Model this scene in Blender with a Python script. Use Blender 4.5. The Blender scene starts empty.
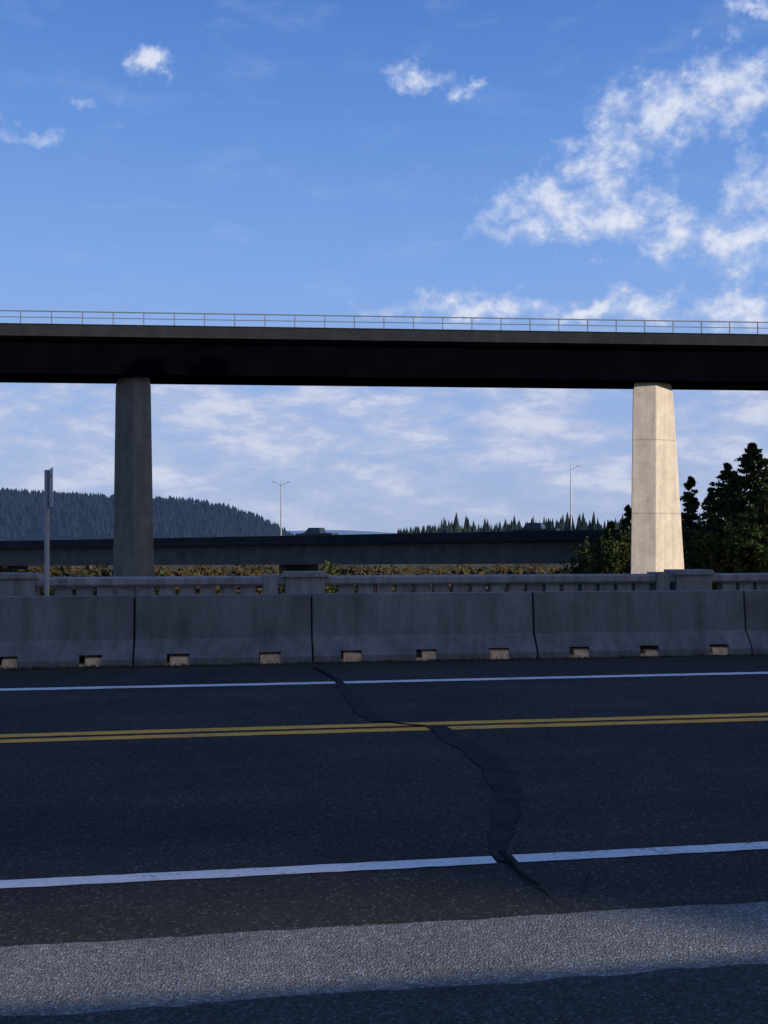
import bpy, math, random
import numpy as np
from mathutils import Vector, Matrix
random.seed(7); np.random.seed(7)
A = math.radians(8.75)           # road heading relative to the picture plane
CA, SA = math.cos(A), math.sin(A)
H = 1.5
scene = bpy.context.scene
COL = scene.collection

def W(u, v=None, Y=None, z=0.0):
    if Y is None: Y = (H - z) * 1000.0 / (v - 538.0)
    return ((u - 384) / 1000.0 * Y, Y)
def RL(x, y): return (x * CA + y * SA, -x * SA + y * CA)
def zat(v, Y): return H + (538 - v) / 1000.0 * Y

# ------------------------------------------------------------ materials
def new_mat(name):
    m = bpy.data.materials.new(name); m.use_nodes = True
    nt = m.node_tree; b = nt.nodes["Principled BSDF"]
    return m, nt, b
def N(nt, typ, **kw):
    n = nt.nodes.new(typ)
    for k, v in kw.items(): setattr(n, k, v)
    return n
def noise(nt, vec, scale, detail=6, rough=.6, dist=0):
    n = N(nt, 'ShaderNodeTexNoise'); n.inputs['Scale'].default_value = scale
    n.inputs['Detail'].default_value = detail; n.inputs['Roughness'].default_value = rough
    n.inputs['Distortion'].default_value = dist
    nt.links.new(vec, n.inputs['Vector']); return n.outputs['Fac']
def ramp(nt, fac, stops):
    r = N(nt, 'ShaderNodeValToRGB'); e = r.color_ramp.elements
    e[0].position, e[0].color = stops[0][0], (*stops[0][1], 1)
    e[1].position, e[1].color = stops[-1][0], (*stops[-1][1], 1)
    for p, c in stops[1:-1]:
        x = e.new(p); x.color = (*c, 1)
    nt.links.new(fac, r.inputs[0]); return r.outputs[0]
def mixc(nt, fac, a, b, mode='MIX'):
    m = N(nt, 'ShaderNodeMix', data_type='RGBA', blend_type=mode)
    for i, x in ((0, fac), (6, a), (7, b)):
        if hasattr(x, 'is_output'): nt.links.new(x, m.inputs[i])
        else: m.inputs[i].default_value = x if i == 0 else (*x, 1)
    return m.outputs[2]
def mth(nt, op, a, b=None, c=None, clamp=False):
    m = N(nt, 'ShaderNodeMath', operation=op); m.use_clamp = clamp
    for i, x in enumerate((a, b, c)):
        if x is None: continue
        if hasattr(x, 'is_output'): nt.links.new(x, m.inputs[i])
        else: m.inputs[i].default_value = x
    return m.outputs[0]
def objvec(nt, scale=(1, 1, 1)):
    t = N(nt, 'ShaderNodeTexCoord'); mp = N(nt, 'ShaderNodeMapping')
    mp.inputs['Scale'].default_value = scale
    nt.links.new(t.outputs['Object'], mp.inputs['Vector']); return mp.outputs[0]
def bump(nt, b, h, strength, dist=.01):
    bp = N(nt, 'ShaderNodeBump'); bp.inputs['Strength'].default_value = strength
    bp.inputs['Distance'].default_value = dist
    nt.links.new(h, bp.inputs['Height']); nt.links.new(bp.outputs[0], b.inputs['Normal'])
def simple(name, c, rough=.7, var=.3, scale=3, metal=0, spec=.3, bmp=0, haze=None):
    m, nt, b = new_mat(name); v = objvec(nt)
    f = noise(nt, v, scale, 3)
    lo = tuple(x * (1 - var) for x in c); hi = tuple(x * (1 + var) for x in c)
    nt.links.new(ramp(nt, f, [(.3, lo), (.7, hi)]), b.inputs['Base Color'])
    b.inputs['Roughness'].default_value = rough; b.inputs['Metallic'].default_value = metal
    b.inputs['Specular IOR Level'].default_value = spec
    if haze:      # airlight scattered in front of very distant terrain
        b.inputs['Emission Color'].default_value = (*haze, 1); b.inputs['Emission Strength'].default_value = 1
    if bmp: bump(nt, b, noise(nt, v, scale * 12, 3), bmp)
    return m

def concrete(name, c, stain=.5, joints=0, drip=(6, 6, .5), speck=60, spec=.2, jd=.45):
    m, nt, b = new_mat(name); v = objvec(nt)
    f1 = noise(nt, v, .9, 6, .65)
    lo = tuple(x * (1 - stain * .5) for x in c); hi = tuple(x * 1.12 for x in c)
    base = ramp(nt, f1, [(.3, lo), (.65, hi)])
    dv = objvec(nt, drip)
    f2 = noise(nt, dv, 1.0, 5, .7)
    d = ramp(nt, f2, [(.38, (1 - stain * .55,) * 3), (.6, (1, 1, 1))])
    col = mixc(nt, 1.0, base, d, 'MULTIPLY')
    f3 = noise(nt, v, speck, 2, .7)
    col = mixc(nt, 1.0, col, ramp(nt, f3, [(.3, (.82,) * 3), (.7, (1.12,) * 3)]), 'MULTIPLY')
    if joints:
        sp = N(nt, 'ShaderNodeSeparateXYZ'); nt.links.new(v, sp.inputs[0])
        fr = mth(nt, 'FRACT', mth(nt, 'DIVIDE', mth(nt, 'ADD', sp.outputs[2], 100.2), joints))
        ln = mth(nt, 'LESS_THAN', fr, .018)
        col = mixc(nt, mth(nt, 'MULTIPLY', ln, jd), col, (.06, .055, .05))
    nt.links.new(col, b.inputs['Base Color'])
    b.inputs['Roughness'].default_value = .9; b.inputs['Specular IOR Level'].default_value = spec
    bump(nt, b, f3, .3, .01)
    return m

def asphalt():
    m, nt, b = new_mat("asphalt"); v = objvec(nt)
    sv = objvec(nt, (.12, 1.6, 1))
    f = noise(nt, sv, 1.0, 5, .6)
    col = ramp(nt, f, [(.3, (.036, .034, .031)), (.7, (.055, .050, .044))])
    f2 = noise(nt, v, .8, 7, .7)
    col = mixc(nt, 1, col, ramp(nt, f2, [(.35, (.82,) * 3), (.65, (1.18,) * 3)]), 'MULTIPLY')
    vo = N(nt, 'ShaderNodeTexVoronoi'); vo.inputs['Scale'].default_value = 95
    nt.links.new(v, vo.inputs['Vector'])
    sp = N(nt, 'ShaderNodeSeparateColor'); nt.links.new(vo.outputs['Color'], sp.inputs[0])
    ag = ramp(nt, sp.outputs[0], [(.0, (.6,) * 3), (.7, (1.0,) * 3), (.93, (1.3,) * 3), (1.0, (3.2, 3.0, 2.8))])
    col = mixc(nt, 1, col, ag, 'MULTIPLY')
    s3 = N(nt, 'ShaderNodeSeparateXYZ'); nt.links.new(v, s3.inputs[0])
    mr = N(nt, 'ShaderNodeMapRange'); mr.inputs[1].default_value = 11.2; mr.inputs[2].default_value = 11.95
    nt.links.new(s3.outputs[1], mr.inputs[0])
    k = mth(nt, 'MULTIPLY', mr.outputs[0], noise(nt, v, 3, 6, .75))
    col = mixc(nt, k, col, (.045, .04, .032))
    nt.links.new(col, b.inputs['Base Color'])
    b.inputs['Roughness'].default_value = .9; b.inputs['Specular IOR Level'].default_value = .12
    bump(nt, b, sp.outputs[0], .35, .005)
    return m
def aggregate(name, g=1.0, scale=100, con=1.0):
    m, nt, b = new_mat(name); v = objvec(nt)
    vo = N(nt, 'ShaderNodeTexVoronoi'); vo.inputs['Scale'].default_value = scale
    nt.links.new(v, vo.inputs['Vector'])
    sp = N(nt, 'ShaderNodeSeparateColor'); nt.links.new(vo.outputs['Color'], sp.inputs[0])
    S = lambda c: tuple(x * g for x in c)
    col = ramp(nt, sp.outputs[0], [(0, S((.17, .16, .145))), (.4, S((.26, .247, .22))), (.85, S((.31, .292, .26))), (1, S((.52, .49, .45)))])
    e = ramp(nt, vo.outputs['Distance'], [(.25, (1, 1, 1)), (.8, (.6, .6, .6))])
    col = mixc(nt, 1, col, e, 'MULTIPLY')
    col = mixc(nt, 1, col, ramp(nt, noise(nt, v, 2.2, 7, .7), [(.3, (.8,) * 3), (.7, (1.12,) * 3)]), 'MULTIPLY')
    nt.links.new(col, b.inputs['Base Color']); b.inputs['Roughness'].default_value = .9
    b.inputs['Specular IOR Level'].default_value = .12
    h = mth(nt, 'SUBTRACT', 1.0, vo.outputs['Distance'])
    bump(nt, b, h, .55, .006)
    return m
def paint(name, c, wear=.5):
    m, nt, b = new_mat(name); v = objvec(nt)
    f = mth(nt, 'MULTIPLY', mth(nt, 'ADD', noise(nt, v, 40, 4, .8), noise(nt, v, 2.5, 4, .7)), .5)
    col = ramp(nt, f, [(.36, tuple(x * .3 for x in c)), (.44, tuple(x * .82 for x in c)), (.6, c)])
    nt.links.new(col, b.inputs['Base Color']); b.inputs['Roughness'].default_value = .7
    return m
def leafmat(name, dark, light, scale=.6):
    m, nt, b = new_mat(name); v = objvec(nt)
    f = noise(nt, v, scale * 2, 4, .75)
    nt.links.new(ramp(nt, f, [(.35, dark), (.62, light)]), b.inputs['Base Color'])
    b.inputs['Roughness'].default_value = .85; b.inputs['Specular IOR Level'].default_value = .08
    return m

M_asph = asphalt(); M_agg = aggregate("exposed_aggregate"); M_agg_shade = aggregate("shaded_shoulder_aggregate", .34, 90)  # last one: darker copy of the aggregate with shade painted into its colour
M_white = paint("white_road_paint", (.84, .81, .76)); M_yel = paint("yellow_road_paint", (.98, .43, .02))
M_barrier = concrete("barrier_concrete", (.215, .215, .22), .6, drip=(5, 5, .7))
M_bal = concrete("old_concrete", (.31, .305, .30), .6, drip=(7, 7, 1))
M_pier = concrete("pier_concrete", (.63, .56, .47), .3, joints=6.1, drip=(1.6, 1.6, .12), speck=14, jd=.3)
M_pier_shade = concrete("shaded_pier_concrete", (.17, .16, .14), .4, joints=6.1, drip=(1.6, 1.6, .12), speck=14, jd=.3)  # darker copy of the pier concrete, shade painted into the colour
M_via = concrete("viaduct_concrete", (.12, .117, .11), .4, drip=(.6, .6, .1), speck=8)
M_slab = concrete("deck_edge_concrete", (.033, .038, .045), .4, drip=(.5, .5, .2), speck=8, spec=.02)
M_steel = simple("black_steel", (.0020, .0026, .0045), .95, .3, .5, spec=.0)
M_galv = simple("galvanised_steel", (.33, .34, .36), .5, .15, 4, metal=.3)
M_rail = simple("painted_rail", (.15, .17, .19), .6, .1, 2)
M_tar = simple("tar_sealant", (.027, .0275, .029), .85, .4, 6, spec=.1, bmp=.2)
M_crack = simple("crack", (.010, .010, .011), .9, .2, 5, spec=.05)
M_slot_sun = simple("sunlit_slot_tan", (.72, .47, .28), .95, .3, 14, bmp=.4)  # bright tan painted in for the sunlit patches in the barrier slots
M_dark = simple("dark_joint", (.02, .02, .02), .95, .3, 5)
M_bark = simple("bark", (.09, .06, .04), .95, .4, 6, bmp=.4)
M_needle = leafmat("pine_needles", (.012, .024, .011), (.055, .080, .026))
M_bush = leafmat("shrub_leaves", (.022, .038, .013), (.075, .095, .03))
M_autumn = leafmat("valley_shrub_leaves", (.016, .024, .011), (.105, .075, .032), .06)
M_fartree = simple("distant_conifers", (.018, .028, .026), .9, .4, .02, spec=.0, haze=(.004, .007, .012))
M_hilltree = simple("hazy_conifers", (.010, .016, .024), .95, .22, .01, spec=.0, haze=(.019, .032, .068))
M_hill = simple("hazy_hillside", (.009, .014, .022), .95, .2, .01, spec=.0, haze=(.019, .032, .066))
M_ground = simple("dry_grass_ground", (.09, .08, .045), .95, .4, .05, spec=.05)
M_signback = simple("sign_aluminium", (.50, .51, .53), .45, .1, 5, metal=.4)
M_glass = simple("car_glass", (.02, .025, .03), .1, .1, 2, spec=.6)
M_tire = simple("tire_rubber", (.02, .02, .02), .9, .2, 5)

# ------------------------------------------------------------ mesh helpers
def obj(name, verts, faces, mats, rot=0.0, loc=(0, 0, 0), parent=None, smooth=False, fm=None):
    me = bpy.data.meshes.new(name); me.from_pydata([tuple(map(float, v)) for v in verts], [], faces); me.update()
    if not isinstance(mats, (list, tuple)): mats = [mats]
    for m in mats: me.materials.append(m)
    if fm is not None: me.polygons.foreach_set('material_index', fm)
    if smooth: me.polygons.foreach_set('use_smooth', [True] * len(me.polygons))
    o = bpy.data.objects.new(name, me); COL.objects.link(o)
    o.rotation_euler = (0, 0, rot); o.location = loc
    if parent: o.parent = parent
    return o
def empty(name, loc=(0, 0, 0), rot=0.0):
    e = bpy.data.objects.new(name, None); COL.objects.link(e); e.location = loc; e.rotation_euler = (0, 0, rot)
    return e
class MB:
    def __init__(s): s.v = []; s.f = []; s.m = []
    def add(s, vs, fs, mi=0):
        n = len(s.v); s.v += list(vs); s.f += [tuple(i + n for i in f) for f in fs]; s.m += [mi] * len(fs)
    def box(s, x0, x1, y0, y1, z0, z1, mi=0):
        s.add([(x0, y0, z0), (x1, y0, z0), (x1, y1, z0), (x0, y1, z0), (x0, y0, z1), (x1, y0, z1), (x1, y1, z1), (x0, y1, z1)],
              [(0, 3, 2, 1), (4, 5, 6, 7), (0, 1, 5, 4), (1, 2, 6, 5), (2, 3, 7, 6), (3, 0, 4, 7)], mi)
    def extr(s, prof, x0, x1, mi=0):   # prof: list of (y,z), extruded along x
        n = len(prof)
        vs = [(x0, y, z) for y, z in prof] + [(x1, y, z) for y, z in prof]
        fs = [tuple(range(n - 1, -1, -1)), tuple(range(n, 2 * n))] + [(i, (i + 1) % n, n + (i + 1) % n, n + i) for i in range(n)]
        s.add(vs, fs, mi)
    def cyl(s, p0, p1, r0, r1, seg=8, mi=0):
        p0 = Vector(p0); p1 = Vector(p1); d = (p1 - p0).normalized()
        a = d.orthogonal().normalized(); b = d.cross(a)
        vs = []
        for p, r in ((p0, r0), (p1, r1)):
            for i in range(seg):
                t = 2 * math.pi * i / seg; vs.append(tuple(p + (a * math.cos(t) + b * math.sin(t)) * r))
        fs = [(i, (i + 1) % seg, seg + (i + 1) % seg, seg + i) for i in range(seg)] + [tuple(range(seg - 1, -1, -1)), tuple(range(seg, 2 * seg))]
        s.add(vs, fs, mi)
    def make(s, name, mats, **k): return obj(name, s.v, s.f, mats, fm=s.m, **k)

# ------------------------------------------------------------ ground
def hgt(s, p):
    def ss(t): t = max(0, min(1, t)); return t * t * (3 - 2 * t)
    if p > 15: return -.05 - 7 * ss((p - 15) / 22)
    if p < -7: return -.05 - 4 * ss((-7 - p) / 14)
    return -.05
ps = [-9000, -4000, -1500, -600, -250, -100, -50, -30, -21, -17, -14, -12, -10, -8.5, -7, -5, 0, 8, 14.8, 16, 18, 20, 22, 25, 28, 31, 34, 37, 40, 55, 80, 120, 170, 250, 350, 500, 800, 1300, 2200, 4000, 9000, 15000]
ss_ = [-12000, -6000, -3000, -1500, -800, -400, -250, -150, -100, -60, -30, -10, 10, 30, 60, 100, 150, 250, 400, 800, 1500, 3000, 6000, 12000]
vs = []
for p in ps:
    for s in ss_:
        z = hgt(s, p)
        if p > 45 and p < 3000: z += .5 * math.sin(s * .05 + p * .03) + .3 * math.sin(p * .11 - s * .02)
        vs.append((s, p, z))
n = len(ss_)
fs = [(j * n + i, j * n + i + 1, (j + 1) * n + i + 1, (j + 1) * n + i) for j in range(len(ps) - 1) for i in range(n - 1)]
obj("ground", vs, fs, M_ground, rot=A)

def sheet(name, s0, s1, p0, p1, z, mat):
    return obj(name, [(s0, p0, z), (s1, p0, z), (s1, p1, z), (s0, p1, z)], [(0, 1, 2, 3)], mat, rot=A)
sheet("road", -400, 400, 3.6, 12.4, 0.0, M_asph)
def edged(name, p0, p1, z, mat, amp):
    vs = []; k = 500
    for i in range(k + 1):
        s = -20 + 40 * i / k
        e = p1 + amp * math.sin(s * 5.1) + amp * .6 * math.sin(s * 17.3 + 1) + random.uniform(-amp, amp)
        vs += [(s, p0, z), (s, e, z)]
    obj(name, vs, [(2 * i, 2 * i + 2, 2 * i + 3, 2 * i + 1) for i in range(k)], mat, rot=A)
edged("concrete_shoulder", 2.9, 3.83, .004, M_agg, .006)
edged("shaded_shoulder", -3.5, 3.26, .008, M_agg_shade, .008)  # dark sheet paints the near shade on the shoulder, ending at the shadow edge

def pline(name, p, w, z, mat, s0=-300, s1=300, breaks=()):
    vs = []; fs = []
    cur = s0; segs = []
    for b0, b1 in breaks: segs.append((cur, b0)); cur = b1
    segs.append((cur, s1))
    for a0, a1 in segs:
        lo, hi = max(a0, -14), min(a1, 16)
        xs = [a0] if a0 < lo else []
        xs += list(np.linspace(lo, hi, max(2, int((hi - lo) / .08))))
        if a1 > hi: xs.append(a1)
        b = len(vs)
        for x in xs:
            j = .005 if abs(x) < 20 else 0
            o_ = .012 * math.sin(x * .7 + p)
            vs += [(x, p - w / 2 + o_ + random.uniform(-j, j), z), (x, p + w / 2 + o_ + random.uniform(-j, j), z)]
        fs += [(b + 2 * i, b + 2 * i + 2, b + 2 * i + 3, b + 2 * i + 1) for i in range(len(xs) - 1)]
    return obj(name, vs, fs, mat, rot=A)
sx = lambda u, v: RL(*W(u, v))[0]
pline("edge_line", 4.53, .105, .004, M_white, breaks=((sx(494, 860), sx(515, 859)),))
pline("edge_line", 10.32, .15, .004, M_white)
e = empty("centre_line")
for pp in (7.70, 7.91):
    o = pline("stripe", pp, .13, .004, M_yel); o.parent = e

def ribbon(name, pts, mat, z, jit=.15, sc=1.0):
    P = []
    for (u0, v0, w0), (u1, v1, w1) in zip(pts[:-1], pts[1:]):
        for i in range(8):
            t = i / 8; P.append((u0 + (u1 - u0) * t, v0 + (v1 - v0) * t, w0 + (w1 - w0) * t))
    P.append(pts[-1])
    L = [(*RL(*W(u, v)), sc * w * W(u, v)[1] / 1000) for u, v, w in P]
    vs = []
    for _ in range(4):
        L = [L[0]] + [tuple((L[i - 1][k] + 2 * L[i][k] + L[i + 1][k]) / 4 for k in range(3)) for i in range(1, len(L) - 1)] + [L[-1]]
    for i, (s, p, w) in enumerate(L):
        a = w / 2 * random.uniform(1 - jit, 1 + jit) * (1 + .12 * math.sin(i * .8)); b = w / 2 * random.uniform(1 - jit, 1 + jit) * (1 + .12 * math.sin(i * .63 + 2))
        vs += [(s + a, p, z), (s - b, p, z)]
    return obj(name, vs, [(2 * i, 2 * i + 1, 2 * i + 3, 2 * i + 2) for i in range(len(L) - 1)], mat, rot=A)
ribbon("crack_sealant", [(334, 678, 8), (341, 684, 12), (348, 694, 15), (358, 705, 20), (368, 716, 24), (384, 722, 26)], M_tar, .007, .05, .8)
ribbon("crack_sealant", [(436, 727, 24), (454, 740, 30), (478, 752, 36), (494, 768, 34), (506, 788, 34), (507, 810, 34), (502, 832, 30), (497, 850, 20), (501, 862, 9)], M_tar, .0075, .05, .82)
ribbon("road_crack", [(500, 852, 4), (508, 862, 7), (518, 873, 4), (532, 882, 3), (545, 894, 2), (556, 906, 1)], M_crack, .009, .4)
ribbon("road_crack", [(520, 874, 3), (522, 880, 2), (530, 884, 1.5)], M_crack, .0095, .4)
ribbon("road_crack", [(384, 722, 6), (405, 725, 7), (436, 727, 7)], M_crack, .009, .3)
ribbon("road_crack", [(590, 872, 1), (586, 885, 1.3), (580, 896, .8)], M_crack, .009, .4)
ribbon("road_crack", [(314, 668, 3), (326, 674, 4), (336, 680, 3)], M_crack, .009, .3)

# ------------------------------------------------------------ jersey barrier
P0 = 11.96
prof = [(0, 0), (0, .08), (.16, .30), (.21, .81), (.39, .81), (.44, .30), (.60, .08), (.60, 0)]
profn = [(.04, .135), (.16, .30), (.21, .81), (.39, .81), (.44, .30), (.56, .135)]
su = lambda u, v=662: RL(*W(u, Y=12.1 / (1 - .154 * (u - 384) / 1000)))[0]
joints = [su(133), su(313), su(538), su(752)]
st = 2.82
left = [joints[0] - st * i for i in range(12, 0, -1)]; right = [joints[-1] + st * i for i in range(1, 14)]
joints = left + joints + right
slots = [su(u) for u in (5, 90, 178, 270, 352, 427, 500, 580, 650, 720)]
for a, b in zip(joints[:-1], joints[1:]):
    mb = MB(); lo, hi = a + .012, b - .012
    sl = sorted(x for x in slots if lo + .15 < x < hi - .15)
    if not sl: sl = [a + .5, a + 1.4, a + 2.3]
    cur = lo
    for x in sl:
        mb.extr(prof, cur, x - .13); mb.extr(profn, x - .13, x + .13); cur = x + .13
        w = random.uniform(.075, .12); t0 = random.uniform(-.128, -.04)
        mb.extr([(.01, 0.0), (.03, w * .8), (.1, w), (.5, w)], x + t0, x + .128, 1)  # added wedge, its tan colour imitates sunlight in the slot
        mb.extr([(.03, 0.0), (.04, .03), (.5, .03)], x - .128, x + t0, 1)
    mb.extr(prof, cur, hi)
    mb.extr([(.05, 0), (.05, .08), (.2, .3), (.25, .78), (.35, .78), (.4, .3), (.5, .05)], hi, hi + .024, 2)
    o = mb.make("jersey_barrier", [M_barrier, M_slot_sun, M_dark], rot=A)
    dy = random.uniform(-.012, .012)
    o.location = (-SA * (P0 + dy), CA * (P0 + dy), 0.001 + random.uniform(0, .006))
vs = []; fs = []
for i in range(4200):
    s = random.triangular(-9, 12, -5); p = P0 - abs(random.gauss(0, .06)) + .01
    if random.random() < .5 and math.sin(s * 3.1) + math.sin(s * 7.7) < .3: continue
    h = random.uniform(.008, .045); a = random.uniform(0, 6.28); w = .008
    n0 = len(vs); vs += [(s - w * math.cos(a), p - w * math.sin(a), .002), (s + w * math.cos(a), p + w * math.sin(a), .002), (s + random.uniform(-.02, .02), p + random.uniform(-.03, .02), h)]
    fs.append((n0, n0 + 1, n0 + 2))
obj("weeds", vs, fs, M_bush, rot=A)

mb = MB(); mb.box(-200, 200, 12.9, 14.6, -.1, .15); mb.make("sidewalk", [M_bal], rot=A)
mb = MB()
pb = 13.74
mb.extr([(pb - .02, .85), (pb - .05, .88), (pb - .05, .955), (pb - .02, .975), (pb + .24, .975), (pb + .27, .955), (pb + .27, .88), (pb + .24, .85)], -60, 70)
mb.box(-60, 70, pb, pb + .22, .15, .30)
peds = [RL(*W(u, Y=13.9 / (1 - .154 * (u - 384) / 1000)))[0] for u in (14, 305, 692)]
allp = [peds[0] - 5.5 * i for i in range(1, 8)] + peds + [peds[-1] + 5.5 * i for i in range(1, 9)]
for x in allp:
    mb.box(x - .27, x + .27, pb - .08, pb + .30, .15, .97)
    mb.box(x - .32, x + .32, pb - .12, pb + .34, .97, 1.0)
    mb.box(x - .29, x + .29, pb - .10, pb + .32, 1.0, 1.035)
    d = -.47
    mb.box(x + d - .10, x + d + .10, pb - .065, pb + .285, .15, 1.0)
x = -30
while x < 40:
    if min(abs(x - q) for q in allp) > .55: mb.box(x - .105, x + .105, pb + .03, pb + .19, .30, .85)
    x += .27
mb.make("concrete_balustrade", [M_bal], rot=A)

mb = MB()
mb.extr([(.14, 0), (.14, 1.0), (.12, 1.02), (.12, 1.1), (.38, 1.1), (.38, 1.02), (.36, 1.0), (.36, 0)], -45, 45)
mb.make("shadow_parapet", [M_bal], rot=A)  # unseen, added below the frame to cast the near shadow edge

# ------------------------------------------------------------ sign post (seen edge on)
Yp = 12.3; X = (47 - 384) / 1000 * Yp; zt = zat(470, Yp)
e = empty("traffic_sign", (X, Yp, 0))
mb = MB(); mb.cyl((0, 0, .15), (0, 0, zt), .031, .031, 10); mb.box(-.07, .07, -.07, .07, .15, .17)
mb.box(-.055, .055, -.06, .06, .72, .765)
mb.make("post", [M_galv], parent=e)
mb = MB(); mb.box(-.004, .004, -.19, .19, -.24, .24)
for zz in (-.15, .15): mb.box(-.03, -.004, -.03, .03, zz - .02, zz + .02)
o = mb.make("panel", [M_signback], parent=e); o.location = (.05, 0, zt - .22); o.rotation_euler = (0, 0, math.radians(24))

# ------------------------------------------------------------ overpass
OA = math.atan(.07)
e = empty("highway_overpass", (0, 80, 0), OA)
ztop, zbot = 18.25, 14.45
mb = MB(); mb.extr([(0, ztop - .95), (0, ztop - .06), (-.06, ztop - .06), (-.06, ztop), (7, ztop), (7, ztop - .95), (5.6, ztop - 1.15), (.9, ztop - 1.15)], -220, 220)
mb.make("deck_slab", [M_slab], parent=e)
mb = MB()
for y in (.9, 3.1, 5.2):
    mb.box(-220, 220, y, y + .06, zbot + .06, ztop - 1.152)
    mb.box(-220, 220, y - .3, y + .36, zbot, zbot + .06)
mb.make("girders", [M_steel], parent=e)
mb = MB()
for i in range(-90, 90):
    mb.box(i * 2.37 - .035, i * 2.37 + .035, .05, .12, ztop, ztop + 1.0)
for zz, t in ((1.0, .05), (.52, .03)):
    mb.box(-213, 213, .045, .125, ztop + zz - t, ztop + zz + t * .6)
mb.make("railing", [M_rail], parent=e)

def pier(name, X, Y, mirror, tp, mat):
    def ring(z):
        t = (z + 1.5) / 15.1
        Lf = tp[0] + (tp[1] - tp[0]) * t; Rf = tp[2] + (tp[3] - tp[2]) * t
        th = math.radians(-5); L = (-Lf * math.cos(th), -Lf * math.sin(th))
        th = math.radians(30); R = (Rf * math.cos(th), Rf * math.sin(th))
        Rp = (L[0] + .26 * 3.1, L[1] + 3.1)
        c = ((R[0] + Rp[0]) / 2, (R[1] + Rp[1]) / 2)
        pts = [L, (0, 0), R, (2 * c[0] - L[0], 2 * c[1] - L[1]), (2 * c[0], 2 * c[1]), Rp]
        if mirror: pts = [(-x, y) for x, y in pts][::-1]
        return [(x, y, z) for x, y in pts]
    vs = []
    for z in (-8.5, 13.6): vs += ring(z)
    top = ring(14.45); cx = sum(p[0] for p in top) / 6; cy = sum(p[1] for p in top) / 6
    vs += [(cx + (x - cx) * .93, cy + (y - cy) * .93, z) for x, y, z in top]
    fs = []
    for k in range(2):
        fs += [(k * 6 + i, k * 6 + (i + 1) % 6, k * 6 + 6 + (i + 1) % 6, k * 6 + 6 + i) for i in range(6)]
    fs += [tuple(range(5, -1, -1)), tuple(range(12, 18))]
    o = obj(name, vs, fs, mat, loc=(X, Y, 0))
    bv = o.modifiers.new("b", 'BEVEL'); bv.width = .05; bv.segments = 2
    return o
Yr = 82.8
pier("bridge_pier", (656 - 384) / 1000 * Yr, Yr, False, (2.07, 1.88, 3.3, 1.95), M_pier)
Yl = 80.0
pier("bridge_pier", (133 - 384) / 1000 * Yl, Yl, True, (1.65, 1.4, 2.2, 1.9), M_pier_shade)
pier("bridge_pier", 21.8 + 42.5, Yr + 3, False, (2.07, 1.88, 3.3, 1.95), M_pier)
pier("bridge_pier", -20 - 42, Yl - 3, True, (1.65, 1.4, 2.2, 1.9), M_pier_shade)

# ------------------------------------------------------------ lower viaduct in the distance
x0, y0, zA = -57.6, 150.0, 1.05
x1, y1, zB = 26.0, 110.0, 2.45
dl = math.hypot(x1 - x0, y1 - y0); ang = math.atan2(y1 - y0, x1 - x0); gr = (zB - zA) / dl
e = empty("concrete_viaduct", (x0, y0, 0), ang)
def gx(mb_, prof, a, b, mi=0):
    n = len(prof)
    vs = [(a, y, z + zA + gr * a) for y, z in prof] + [(b, y, z + zA + gr * b) for y, z in prof]
    mb_.add(vs, [tuple(range(n - 1, -1, -1)), tuple(range(n, 2 * n))] + [(i, (i + 1) % n, n + (i + 1) % n, n + i) for i in range(n)], mi)
mb = MB()
gx(mb, [(0, -1.15), (0, -.85), (.08, -.83), (.08, -.02), (.12, 0), (.34, 0), (.34, -.83), (13, -.84), (13, .0), (13.3, 0), (13.3, -1.15)], -260, 160)
mb.make("deck", [M_slab], parent=e)
mb = MB()
for y in (.9, 4.5, 8.1, 11.7): gx(mb, [(y, -3.75), (y, -1.153), (y + .6, -1.153), (y + .6, -3.75)], -260, 160)
k = -222
while k < 160:
    zz = zA + gr * k
    mb.box(k - .5, k + .5, 2.2, 11.0, -9, zz - 3.755)
    k += 54
mb.make("girders_and_piers", [M_via], parent=e)
def on_via(u, off=6.0):
    k = (u - 384) / 1000
    c, s = math.cos(ang), math.sin(ang)
    t = (k * (y0 + off * c) - x0 + off * s) / (c - k * s)
    return x0 + t * c - off * s, y0 + t * s + off * c, zA + gr * t
def lamp(u, vt, off):
    x, y, z = on_via(u, off); base = z - .83; top = zat(vt, y)
    e = empty("street_lamp", (x, y, 0))
    mb = MB(); mb.cyl((0, 0, base), (0, 0, top), .11, .06, 8)
    for sgn in (-1, 1):
        if sgn > 0 or u < 400:
            mb.cyl((0, 0, top - .5), (sgn * .85, 0, top - .05), .04, .03, 6)
            mb.add([(sgn * .75, -.13, top - .12), (sgn * 1.15, -.1, top - .02), (sgn * 1.15, .1, top - .02), (sgn * .75, .13, top - .12), (sgn * .75, -.12, top + .04), (sgn * 1.15, -.08, top + .08), (sgn * 1.15, .08, top + .08), (sgn * .75, .12, top + .04)], [(0, 1, 2, 3), (4, 5, 6, 7), (0, 1, 5, 4), (1, 2, 6, 5), (2, 3, 7, 6), (3, 0, 4, 7)])
    mb.make("pole_and_heads", [M_galv], parent=e)
lamp(281, 482, 1.0); lamp(571, 466, 12.2)
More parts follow.
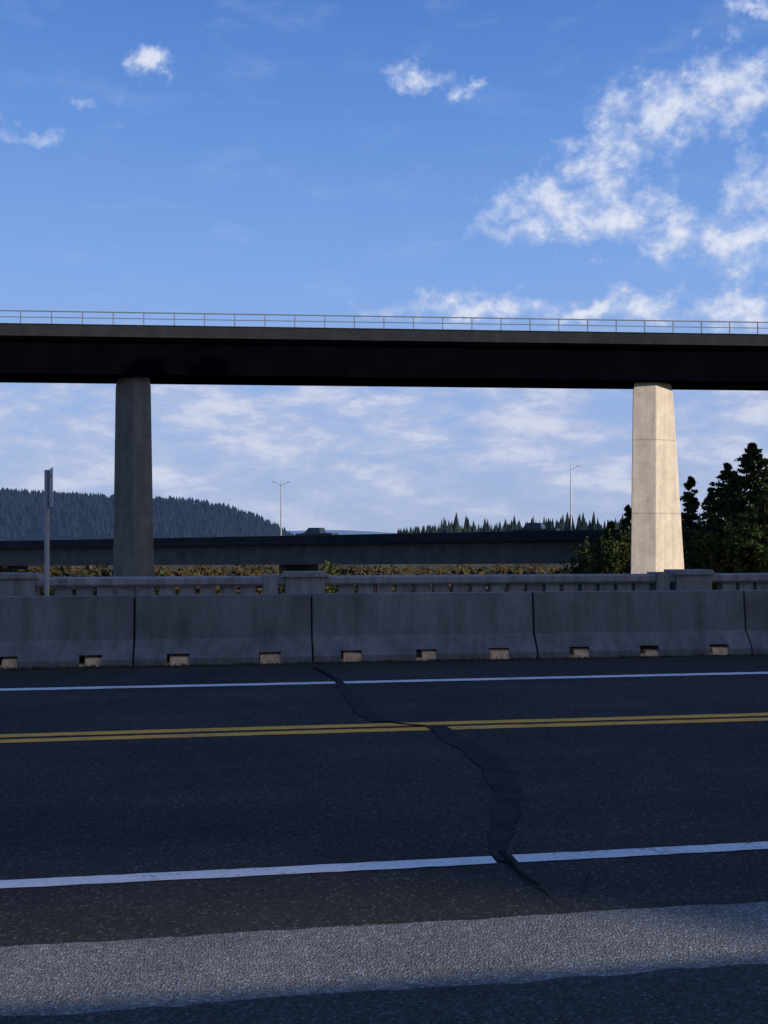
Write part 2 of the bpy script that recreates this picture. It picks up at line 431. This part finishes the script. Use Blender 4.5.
def car(u, off, color, yaw=0, truck=False):
    x, y, z = on_via(u, off)
    e = empty("pickup_truck" if truck else "car", (x, y, z - .835), ang + yaw)
    M = simple("car_paint_" + str(u), color, .35, .05, 1, spec=.5)
    body = [(-2.25, .35), (-2.3, .75), (-2.1, .95), (-1.0, 1.0), (1.9, 1.02), (2.25, .9), (2.3, .4)]
    roof = [(-1.15, .99), (-.45, 1.48), (1.2, 1.5), (1.75, 1.01)]
    if truck:
        body = [(-2.7, .45), (-2.75, 1.0), (-1.5, 1.15), (2.7, 1.15), (2.75, .5)]; roof = [(-1.5, 1.14), (-.9, 1.8), (.7, 1.82), (.95, 1.14)]
    def ex(pr, w, inset=0):
        n = len(pr); mb_ = MB()
        zc = min(p[1] for p in pr)
        vs = [(a, -w + (inset * (b - zc)), b) for a, b in pr] + [(a, w - inset * (b - zc), b) for a, b in pr]
        mb_.add(vs, [tuple(range(n - 1, -1, -1)), tuple(range(n, 2 * n))] + [(i, (i + 1) % n, n + (i + 1) % n, n + i) for i in range(n)]); return mb_
    o = ex(body, .9).make("body", [M], parent=e); bv = o.modifiers.new("b", 'BEVEL'); bv.width = .06; bv.segments = 2
    o = ex(roof, .84, .25).make("cabin_glass", [M_glass], parent=e)
    h = roof[1][1]; mb_ = MB(); mb_.box(roof[1][0] - .03, roof[2][0] + .03, -.73, .73, h - .02, h + .03)
    mb_.make("roof", [M], parent=e)
    mb_ = MB()
    for wx in (-1.4, 1.4):
        for wy in (-.92, .72): mb_.cyl((wx, wy, .33), (wx, wy + .2, .33), .33, .33, 16)
    mb_.make("wheels", [M_tire], parent=e)
car(317, 3.5, (.03, .03, .04), truck=True); car(536, 4.0, (.025, .02, .02), truck=True)

# ------------------------------------------------------------ unseen deck added behind the photographer to shade road and barrier
TE = .37
e = empty("shade_deck", (0, 0, 0), A)
q1 = 4.3 - 10 / TE; q2 = 23 - 11.2 / TE
mb = MB(); mb.extr([(q1, 10), (q1, 11.4), (q1 + .3, 11.4), (q1 + .3, 10.8), (q2 - .3, 10.8), (q2 - .3, 11.4), (q2, 11.4), (q2, 10)], -260, 260)
mb.make("deck", [M_slab], parent=e)
mb = MB()
for k in range(-7, 8):
    for q in (q1 + 3, q2 - 4): mb.box(k * 34 + 5 - .8, k * 34 + 5 + .8, q, q + 1.6, -5, 9.1)
    mb.box(k * 34 + 5 - 1, k * 34 + 5 + 1, q1 + 1, q2 - 1, 9.102, 9.998)
mb.make("shade_deck_columns", [M_via], parent=e)

# ------------------------------------------------------------ trees
def rnd_quads(C, size, rng):
    n = len(C)
    a = rng.normal(size=(n, 3)); a /= np.linalg.norm(a, axis=1)[:, None]
    b = rng.normal(size=(n, 3)); b -= (a * b).sum(1)[:, None] * a; b /= np.linalg.norm(b, axis=1)[:, None]
    s = (size * rng.uniform(.6, 1.3, n))[:, None]
    V = np.stack([C - a * s, C + b * s * .45, C + a * s, C - b * s * .45], 1).reshape(-1, 3)
    F = [(4 * i, 4 * i + 1, 4 * i + 2, 4 * i + 3) for i in range(n)]
    return V, F
def tree_mesh(name, h, R, kind, seed, nb, nl, size, mleaf):
    rng = np.random.default_rng(seed); mb = MB()
    tr = h * .016 + .05
    pts = [Vector((math.sin(seed + i) * .008 * h, math.cos(seed * 2 + i) * .008 * h, h * i / 5 * .97)) for i in range(6)]
    pts[0] = Vector((0, 0, -.3))
    for i in range(5): mb.cyl(pts[i], pts[i + 1], tr * (1 - i / 5.3), tr * (1 - (i + 1) / 5.3), 7)
    C = []
    for i in range(nb):
        f = rng.uniform(0, 1)
        if kind == 'spruce': hf = .1 + .9 * f ** .9; env = R * (1 - hf) ** .85 + .10
        elif kind == 'pine': hf = .2 + .8 * f ** .9; env = R * min(1, ((1 - hf) * 2.0)) ** .8 + .12
        else: hf = .25 + .7 * f; env = R * math.sqrt(max(.05, 1 - ((hf - .5) / .5) ** 2))
        az = rng.uniform(0, 2 * math.pi); L = env * rng.uniform(.5, 1.15)
        if rng.random() < .12: L *= 1.35
        L *= 1 + .26 * math.sin(az * 2 + hf * 11 + seed)
        zb = hf * h; rise = {'spruce': -.18, 'pine': .12, 'bush': .35}[kind] * L
        p0 = Vector((0, 0, zb)); p1 = Vector((math.cos(az) * L, math.sin(az) * L, min(zb + rise, h * .995)))
        if kind == 'bush': p0.z = max(.2, zb * .5)
        mb.cyl(p0, p1, .02 + .008 * L, .01, 4)
        t = rng.uniform(.25 if kind != 'bush' else .45, 1.03, nl) ** .8
        c = np.array(p0)[None] + (np.array(p1) - np.array(p0))[None] * t[:, None]
        sp = .06 * L + .10 * size
        c = c + rng.normal(size=(nl, 3)) * np.array([sp, sp, sp * (.5 if kind != 'bush' else .9)]) * (1 + (kind == 'pine') * .4)
        C.append(c)
    C = np.concatenate(C); V, F = rnd_quads(C, size, rng)
    mb.add([tuple(v) for v in V], F, 1)
    me = bpy.data.meshes.new(name); me.from_pydata(mb.v, [], mb.f); me.materials.append(M_bark); me.materials.append(mleaf)
    me.polygons.foreach_set('material_index', mb.m); me.update(); return me
def put(name, me, x, y, z, rot=0, s=1):
    o = bpy.data.objects.new(name, me); COL.objects.link(o); o.location = (x, y, z); o.rotation_euler = (0, 0, rot); o.scale = (s, s, s); return o
GZ = -7.05
def T(u, vtop, Y, R, kind, seed, mleaf, name, nb=170, nl=46, size=.26):
    h = zat(vtop, Y) - GZ
    me = tree_mesh(name, h, R, kind, seed, nb, nl, size, mleaf)
    return put(name, me, (u - 384) / 1000 * Y, Y, GZ, 0)
T(752, 444, 98, 4.1, 'pine', 1, M_needle, "pine_tree", 230, 44, .26)
T(728, 464, 102, 3.6, 'pine', 2, M_needle, "pine_tree", 200, 44, .26)
T(776, 450, 96, 4.0, 'pine', 3, M_needle, "pine_tree", 200, 44, .26)
T(691, 477, 106, 3.2, 'spruce', 4, M_needle, "fir_tree", 200, 40, .26)
T(628, 506, 105, 2.1, 'spruce', 5, M_needle, "fir_tree", 150, 40)
T(711, 488, 108, 3.0, 'spruce', 6, M_needle, "fir_tree", 160, 40, .28)
T(611, 520, 108, 1.8, 'spruce', 17, M_needle, "fir_tree", 130, 40)
T(765, 490, 90, 3.0, 'pine', 18, M_needle, "pine_tree", 170, 40, .26)
T(740, 520, 92, 3.0, 'bush', 8, M_bush, "shrub", 120, 50, .22)
T(708, 532, 94, 2.6, 'bush', 9, M_bush, "shrub", 110, 50, .22)
T(601, 536, 92, 2.2, 'bush', 10, M_bush, "shrub", 110, 50, .2)
T(620, 526, 94, 2.0, 'bush', 11, M_bush, "shrub", 100, 50, .2)
T(583, 552, 95, 1.6, 'bush', 12, M_bush, "shrub", 90, 40, .2)
T(770, 532, 90, 2.6, 'bush', 13, M_bush, "shrub", 110, 50, .2)
T(328, 556, 60, .75, 'bush', 14, M_bush, "shrub", 60, 40, .14)
T(162, 566, 58, .5, 'bush', 15, M_bush, "shrub", 40, 40, .14)
sd = Vector((math.cos(A - math.radians(35)), math.sin(A - math.radians(35))))
shade_fir = tree_mesh("fir_tree", 34, 5.6, 'spruce', 21, 380, 34, .7, M_needle)  # unseen firs added out of frame to shade the left pier
for t, l in ((56, 0), (60, 2.6), (60.5, -2.6), (66, .3), (72, -2.0), (72, 2.4), (79, 0)):
    put("fir_tree", shade_fir, -20 + sd.x * t - sd.y * l, 80 + sd.y * t + sd.x * l, GZ, t, 1.0)
rng = np.random.default_rng(5); C = []
for i in range(330):
    if i < 150:   # belt in front of the viaduct
        Y = rng.uniform(84, 100); u = rng.uniform(-60, 640); top = zat(rng.normal(570, 2.6), Y); r = rng.uniform(.7, 1.6)
    else:
        Y = rng.uniform(150, 260); u = rng.uniform(-60, 620); top = zat(rng.normal(567, 3), Y); r = rng.uniform(1.0, 2.6)
    X = (u - 384) / 1000 * Y
    n_ = 110; d = rng.normal(size=(n_, 3)); d /= np.linalg.norm(d, axis=1)[:, None]; rr = rng.uniform(.45, 1.1, n_)[:, None]
    hh = (top - GZ) / 2
    C.append(np.array([X, Y, GZ + hh]) + d * rr * np.array([r * 1.2, r * 1.2, hh]))
V, F = rnd_quads(np.concatenate(C), .32, rng)
obj("valley_shrubs", V, F, M_autumn)
def cone_mass(name, items, mat):
    mb_ = MB()
    for x, y, z, h, r in items:
        sg = 6; rot = random.random() * 6
        for (a, b, rr) in ((.05, .55, 1.0), (.3, .8, .72), (.55, 1.0, .45)):
            n0 = len(mb_.v)
            lx, ly = random.uniform(-.1, .1) * r, random.uniform(-.1, .1) * r
            mb_.v += [(x + lx + r * rr * random.uniform(.7, 1.2) * math.cos(rot + 6.283 * k / sg), y + ly + r * rr * math.sin(rot + 6.283 * k / sg), z + h * (a + random.uniform(-.04, .04))) for k in range(sg)] + [(x, y, z + h * b)]
            mb_.f += [(n0 + k, n0 + (k + 1) % sg, n0 + sg) for k in range(sg)]
    return obj(name, mb_.v, mb_.f, mat)
it = []
for i in range(620):
    Y = random.uniform(380, 560); u = random.choice([random.uniform(398, 660), random.uniform(398, 900)])
    vt = random.gauss(525, 2.6) - (3 if u > 540 else 0)
    if random.random() < .12: vt -= random.uniform(3, 11)
    if u < 440: vt = max(vt, 523) + (440 - u) * .12
    h = zat(vt, Y) + 7.3; it.append(((u - 384) / 1000 * Y, Y, -7.3, h, h * random.uniform(.14, .27)))
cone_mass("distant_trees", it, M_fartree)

us = [-900, -500, -200, 0, 110, 190, 230, 256, 275, 292, 330]
vt = [478, 480, 488, 496, 500, 506, 513, 521, 530, 541, 544]
def ridge(u): return float(np.interp(u, us, vt))
YH = 1800
def hz(X, Y):
    u = X / YH * 1000 + 384
    zr = (538 - ridge(u)) / 1000 * YH + 1.5 + 8
    g = math.exp(-((Y - YH) / 420) ** 2)
    return -8 + zr * g * (1 + .04 * math.sin(X * .013 + Y * .01))
XS = np.linspace(-2400, -80, 90); YS = np.linspace(900, 2700, 40)
vs = [(x, y, hz(x, y)) for y in YS for x in XS]; n = len(XS)
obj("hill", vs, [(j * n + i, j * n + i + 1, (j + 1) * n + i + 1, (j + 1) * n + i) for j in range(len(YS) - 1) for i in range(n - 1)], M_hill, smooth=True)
it = []
for i in range(5200):
    X = random.uniform(-1500, -150); Y = random.triangular(1150, 1950, 1760)
    z = hz(X, Y)
    if z < -7.8: continue
    h = random.uniform(8, 17); it.append((X, Y, z - 1, h, h * random.uniform(.28, .45)))
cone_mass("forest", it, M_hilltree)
vs = []; n = 120
for i in range(n):
    X = -3500 + 9000 * i / (n - 1); u = X / 5 + 384
    v_ = 530.5 + 1.6 * math.sin(u * .02) + 1.2 * math.sin(u * .047 + 1)
    vs += [(X, 4400, -9), (X, 5000, zat(v_, 5000)), (X, 5800, -9)]
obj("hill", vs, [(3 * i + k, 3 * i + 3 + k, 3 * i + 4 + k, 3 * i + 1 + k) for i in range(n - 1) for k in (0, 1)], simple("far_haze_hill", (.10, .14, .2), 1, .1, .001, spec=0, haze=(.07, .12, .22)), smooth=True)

# ------------------------------------------------------------ sun and sky
el = math.atan(TE * math.sin(math.radians(35)))
sdir = Vector((sd.x * math.cos(el), sd.y * math.cos(el), math.sin(el)))
sun = bpy.data.lights.new("sun", 'SUN'); sun.energy = 5; sun.angle = math.radians(.5); sun.color = (1, .87, .72)
so = bpy.data.objects.new("sun", sun); COL.objects.link(so); so.rotation_euler = sdir.to_track_quat('Z', 'Y').to_euler(); so.location = (40, -30, 30)

w = bpy.data.worlds.new("World"); scene.world = w; w.use_nodes = True; nt = w.node_tree
bg = nt.nodes['Background']; bg.inputs['Strength'].default_value = .1
sky = N(nt, 'ShaderNodeTexSky', sky_type='NISHITA'); sky.sun_disc = False
sky.sun_elevation = el; sky.sun_rotation = math.atan2(sd.x, sd.y); sky.air_density = 1.0; sky.dust_density = .6; sky.ozone_density = 3
tc = N(nt, 'ShaderNodeTexCoord'); sp = N(nt, 'ShaderNodeSeparateXYZ'); nt.links.new(tc.outputs['Generated'], sp.inputs[0])
az = mth(nt, 'ARCTAN2', sp.outputs[0], sp.outputs[1]); ele = mth(nt, 'ARCSINE', sp.outputs[2])
cmb = N(nt, 'ShaderNodeCombineXYZ'); nt.links.new(az, cmb.inputs[0]); nt.links.new(ele, cmb.inputs[1]); P = cmb.outputs[0]
def mrange(x, a, b, c=0, e_=1):
    m = N(nt, 'ShaderNodeMapRange', interpolation_type='SMOOTHSTEP'); nt.links.new(x, m.inputs[0])
    for i, q in enumerate((a, b, c, e_)): m.inputs[1 + i].default_value = q
    return m.outputs[0]
def snoise(sc, detail, rough, scale=(1, 1, 1), dist=0, src=None, off=(0, 0, 0)):
    mp = N(nt, 'ShaderNodeMapping'); mp.inputs['Scale'].default_value = scale; mp.inputs['Location'].default_value = off
    nt.links.new(src or P, mp.inputs[0])
    return noise(nt, mp.outputs[0], sc, detail, rough, dist)
# warp the lookup so that no cloud has a regular outline
wx = snoise(22, 4, .6); wy = snoise(22, 4, .6, off=(3.3, 1.7, 0))
wv = N(nt, 'ShaderNodeCombineXYZ')
nt.links.new(mth(nt, 'MULTIPLY', mth(nt, 'SUBTRACT', wx, .5), .085), wv.inputs[0]); nt.links.new(mth(nt, 'MULTIPLY', mth(nt, 'SUBTRACT', wy, .5), .06), wv.inputs[1])
pw = N(nt, 'ShaderNodeVectorMath', operation='ADD'); nt.links.new(P, pw.inputs[0]); nt.links.new(wv.outputs[0], pw.inputs[1]); PW = pw.outputs[0]
blobs = [(740, 88, 85, 34, 1), (655, 114, 60, 36, 1.05), (606, 165, 50, 48, 1), (548, 210, 70, 28, 1.05), (620, 218, 74, 32, 1.05), (680, 232, 60, 22, 1), (745, 236, 66, 34, 1.1), (765, 190, 34, 44, .9),
         (480, 308, 100, 15, 1.1), (585, 312, 42, 12, 1.15), (645, 304, 38, 18, 1.15), (742, 308, 54, 18, 1.15),
         (150, 66, 17, 17, 1.05), (418, 76, 27, 11, .95), (464, 87, 22, 8, .85), (30, 132, 28, 9, .72), (80, 106, 26, 9, .62), (758, 4, 30, 12, 1.0)]
acc = None
for u, v, a, b, amp in blobs:
    k = (u - 384) / 1000; ca = math.atan(k); ce = math.atan((538 - v) / 1000 * math.cos(ca))
    s2 = N(nt, 'ShaderNodeVectorMath', operation='MULTIPLY_ADD'); nt.links.new(PW, s2.inputs[0]); s2.inputs[1].default_value = (1000 / a, 1000 / b, 0); s2.inputs[2].default_value = (-ca * 1000 / a, -ce * 1000 / b, 0)
    s3 = N(nt, 'ShaderNodeVectorMath', operation='LENGTH'); nt.links.new(s2.outputs[0], s3.inputs[0])
    val = mth(nt, 'MULTIPLY_ADD', s3.outputs['Value'], -.62 * amp, amp)
    acc = val if acc is None else mth(nt, 'MAXIMUM', acc, val)
acc = mth(nt, 'MAXIMUM', acc, 0.0)
nz = snoise(34, 7, .62, (1, 1.25, 1), .1)
d = mth(nt, 'ADD', acc, mth(nt, 'MULTIPLY', mth(nt, 'SUBTRACT', nz, .5), 2.1))
gate = mrange(acc, .02, .25)
puff = mth(nt, 'MULTIPLY', mth(nt, 'MULTIPLY', mrange(d, .25, 1.0), gate), .88)
sn = snoise(10, 7, .62, (1, 2.8, 1), .15)
band = mth(nt, 'MULTIPLY', mrange(ele, .02, .07, .55, 1), mrange(ele, .15, .22, 1, 0))
streak = mth(nt, 'MULTIPLY', mth(nt, 'MULTIPLY', mrange(sn, .36, .58), band), .85)
wisp = mth(nt, 'MULTIPLY', mrange(sn, .5, .8), mrange(ele, .1, .3, 0, .16))
lin = N(nt, 'ShaderNodeMapRange'); nt.links.new(ele, lin.inputs[0]); lin.inputs[2].default_value = .6
grad = ramp(nt, lin.outputs[0], [(0, (3.9, 4.9, 7.4)), (.2, (3.3, 4.7, 8.1)), (.42, (2.3, 4.15, 8.4)), (.66, (1.35, 3.05, 7.5)), (.85, (.80, 2.2, 6.3)), (1, (.58, 1.75, 5.5))])
# the sky pales and warms towards the sun
dt = N(nt, 'ShaderNodeVectorMath', operation='DOT_PRODUCT'); nt.links.new(tc.outputs['Generated'], dt.inputs[0]); dt.inputs[1].default_value = tuple(sdir)
grad = mixc(nt, mrange(dt.outputs['Value'], .62, 1.0, 0, .85), grad, (11.5, 10.2, 8.4))
base = mixc(nt, .88, sky.outputs[0], grad)
c1 = mixc(nt, wisp, base, (5.5, 6.6, 9.0))
sc_ = mixc(nt, mrange(sn, .48, .66), (4.7, 5.4, 7.5), (6.8, 7.1, 8.4))
c2 = mixc(nt, streak, c1, sc_)
shade = mixc(nt, mrange(d, .6, 1.35), (4.8, 5.8, 8.3), (8.4, 8.6, 9.3))
c3 = mixc(nt, puff, c2, shade)
nt.links.new(c3, bg.inputs['Color'])

# ------------------------------------------------------------ camera
cam = bpy.data.cameras.new("camera"); co = bpy.data.objects.new("camera", cam); COL.objects.link(co)
cam.sensor_fit = 'HORIZONTAL'; cam.sensor_width = 36; cam.lens = 1000 / 768 * 36; cam.shift_y = 26 / 768
cam.clip_start = .05; cam.clip_end = 30000
co.location = (0, 0, H); co.rotation_euler = (math.pi / 2, 0, 0)
scene.camera = co
scene.view_settings.view_transform = 'Standard'; scene.view_settings.look = 'None'; scene.view_settings.exposure = 0
